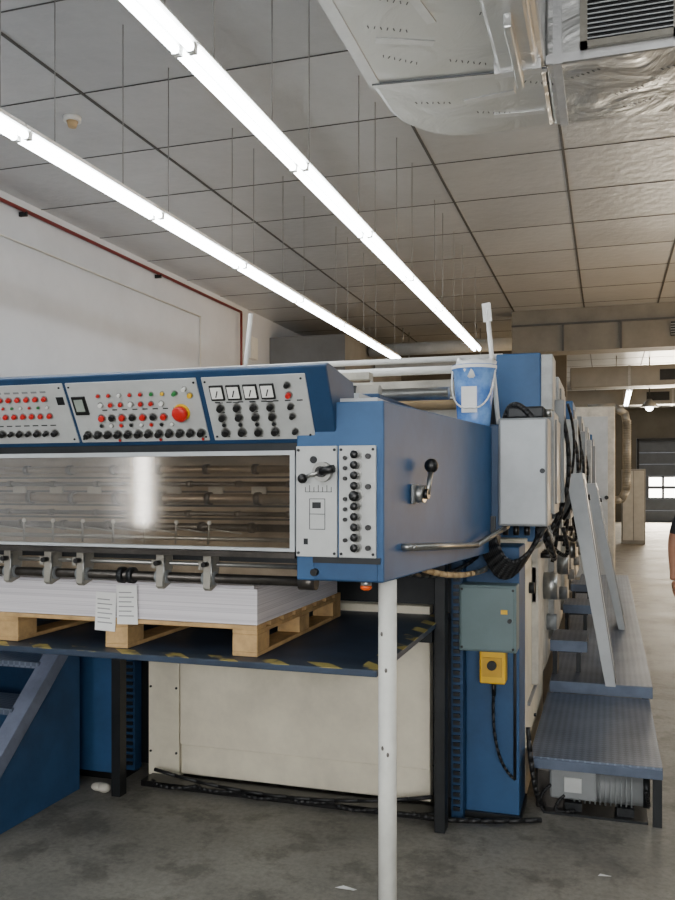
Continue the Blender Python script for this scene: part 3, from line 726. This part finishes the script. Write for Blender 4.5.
# ---------------------------------------------------------------- person
def skinmesh(name,nodes,edges,root=0,sub=2):
    me=bpy.data.meshes.new(name+'_skel'); me.from_pydata([n[0] for n in nodes],edges,[])
    o=bpy.data.objects.new(name,me); C.objects.link(o)
    m=o.modifiers.new('s','SKIN'); m.use_smooth_shade=True
    for i,n in enumerate(nodes):
        r=n[1]; o.data.skin_vertices[0].data[i].radius=r if isinstance(r,tuple) else (r,r)
        o.data.skin_vertices[0].data[i].use_root=False
    rs=root if isinstance(root,(list,tuple)) else [root]
    for q in rs: o.data.skin_vertices[0].data[q].use_root=True
    s=o.modifiers.new('d','SUBSURF'); s.levels=sub; s.render_levels=sub
    dg=bpy.context.evaluated_depsgraph_get(); dg.update()
    nm=bpy.data.meshes.new_from_object(o.evaluated_get(dg)); 
    o.modifiers.clear(); o.data=nm
    return o
def person():
    Pn=empty('standing_person'); SK=mat('skin',(178,126,98),.5,0,.05,10); SH=mat('dark_tshirt',(30,32,38),.8,0,.1,12); JE=mat('dark_work_trousers',(40,46,62),.8,0,.12,12); HR=mat('dark_hair',(36,26,20),.6,0,.2,30); SHO=mat('black_shoes',(22,22,22),.5)
    N=[((0,0,.95),(.155,.115)),((0,0,1.10),(.14,.105)),((0,0,1.27),(.165,.12)),((0,.005,1.40),(.12,.09)),((0,.005,1.48),.058),((0,-.01,1.56),.055)]
    E=[(0,1),(1,2),(2,3),(3,4),(4,5)]
    for s in(-1,1):
        k=len(N)
        N+=[((s*.165,0,1.40),.062),((s*.225,.02,1.25),.052),((s*.25,.03,1.12),.043),((s*.262,-.03,.99),.038),((s*.268,-.07,.88),.027),((s*.27,-.085,.83),(.022,.038))]
        E+=[(3,k),(k,k+1),(k+1,k+2),(k+2,k+3),(k+3,k+4),(k+4,k+5)]
        k=len(N)
        N+=[((s*.095,0,.86),.095),((s*.105,-.005,.68),.08),((s*.11,-.015,.50),.06),((s*.115,.01,.34),.058),((s*.12,.02,.12),.042)]
        E+=[(0,k),(k,k+1),(k+1,k+2),(k+2,k+3),(k+3,k+4)]
    o=skinmesh('body',N,E); o.parent=Pn
    for m in(SH,JE,SK): o.data.materials.append(m)
    for f in o.data.polygons:
        c=f.center; f.use_smooth=True
        if c.z>1.49: f.material_index=2
        elif abs(c.x)>.195 and c.z<1.2: f.material_index=2
        elif c.z<.97: f.material_index=1
        else: f.material_index=0
    for s in(-1,1):
        N=[];E=[];R=[]
        bx,by,bz=s*.27,-.088,.835
        R.append(0); N+=[((bx,by,bz),(.02,.034)),((bx,by-.012,bz-.075),(.014,.038))]; E+=[(0,1)]
        for i,(dy,l) in enumerate(((-.03,.066),(-.01,.076),(.011,.07),(.03,.056))):
            k=len(N); R.append(k); y=by-.012+dy; z=bz-.07
            N+=[((bx,y,z),.0095),((bx-s*.004,y-.004,z-l*.45),.009),((bx-s*.014,y-.002,z-l*.78),.008),((bx-s*.026,y,z-l),.007)]
            E+=[(k,k+1),(k+1,k+2),(k+2,k+3)]
        k=len(N); R.append(k)
        N+=[((bx-s*.006,by-.03,bz-.02),.012),((bx-s*.018,by-.052,bz-.045),.010),((bx-s*.024,by-.058,bz-.078),.008)]; E+=[(k,k+1),(k+1,k+2)]
        h=skinmesh('hand',N,E,R); h.data.materials.append(SK); h.parent=Pn
        for f in h.data.polygons: f.use_smooth=True
        N=[((s*.12,.06,.05),(.04,.045)),((s*.125,-.03,.045),(.045,.04)),((s*.135,-.12,.035),(.048,.03)),((s*.138,-.18,.03),(.035,.024)),((s*.12,.02,.13),.045)]
        sh=skinmesh('shoe',N,[(0,1),(1,2),(2,3),(1,4)],1); sh.data.materials.append(SHO); sh.parent=Pn
    h=B('head',Pn)
    h.sph((0,-.01,1.66),.1,SK,(.78,.95,1.15),24).sph((0,-.03,1.60),.07,SK,(.8,.9,.85),20)
    h.sph((0,.012,1.69),.104,HR,(.82,.96,1.02),24)
    h.cyl((0,-.10,1.675),(0,-.122,1.64),.008,SK,10,.014).sph((0,-.12,1.64),.014,SK)
    for s in(-1,1):
        h.sph((s*.03,-.093,1.665),.012,WHITE,(1,.6,.7),10).sph((s*.03,-.101,1.665),.0055,BLACK,seg=8).sph((s*.08,0,1.65),.022,SK,(.35,.8,1.3),12)
        h.box(s*.03-.016,s*.03+.016,-.105,-.095,1.685,1.69,HR)
    h.box(-.022,.022,-.102,-.092,1.606,1.614,mat('lips',(160,90,80),.5),bev=.003)
    h.done()
    Pn.location=(.75,7.35,0); Pn.rotation_euler=(0,0,.15)
person()

# ---------------------------------------------------------------- lights
def area(name,loc,rot,sx,sy,e,c=(1,1,1)):
    l=bpy.data.lights.new(name,'AREA'); l.shape='RECTANGLE'; l.size=sx; l.size_y=sy; l.energy=e; l.color=c
    o=bpy.data.objects.new(name,l); C.objects.link(o); o.location=loc; o.rotation_euler=rot; return o
area('near_fill_light',(1.0,-4.7,2.3),(math.radians(90),0,0),6,2,160,(.95,.98,1))  # added area light, frontal fill from behind the camera
area('warm_floor_bounce_fill',(5.7,16,1.6),(math.radians(138),0,math.radians(90)),16,2.0,900,(1,.68,.36))  # added upward light standing in for bounce off the sunlit floor
area('daylight_from_far_door',(2.6,37.6,1.7),(math.radians(90),0,math.radians(180)),2.5,3,900,(1,.88,.7))

w=bpy.data.worlds.new('world'); bpy.context.scene.world=w; w.use_nodes=True
w.node_tree.nodes['Background'].inputs[0].default_value=(.8,.88,1,1); w.node_tree.nodes['Background'].inputs[1].default_value=.6

# ---------------------------------------------------------------- camera
cd=bpy.data.cameras.new('camera'); cam=bpy.data.objects.new('camera',cd); C.objects.link(cam)
cam.location=(0,0,1.6); cam.rotation_euler=(math.radians(90),0,math.radians(17.65))
cd.sensor_fit='VERTICAL'; cd.sensor_height=36; cd.lens=34; cd.shift_y=34/900; cd.clip_end=100
bpy.context.scene.camera=cam
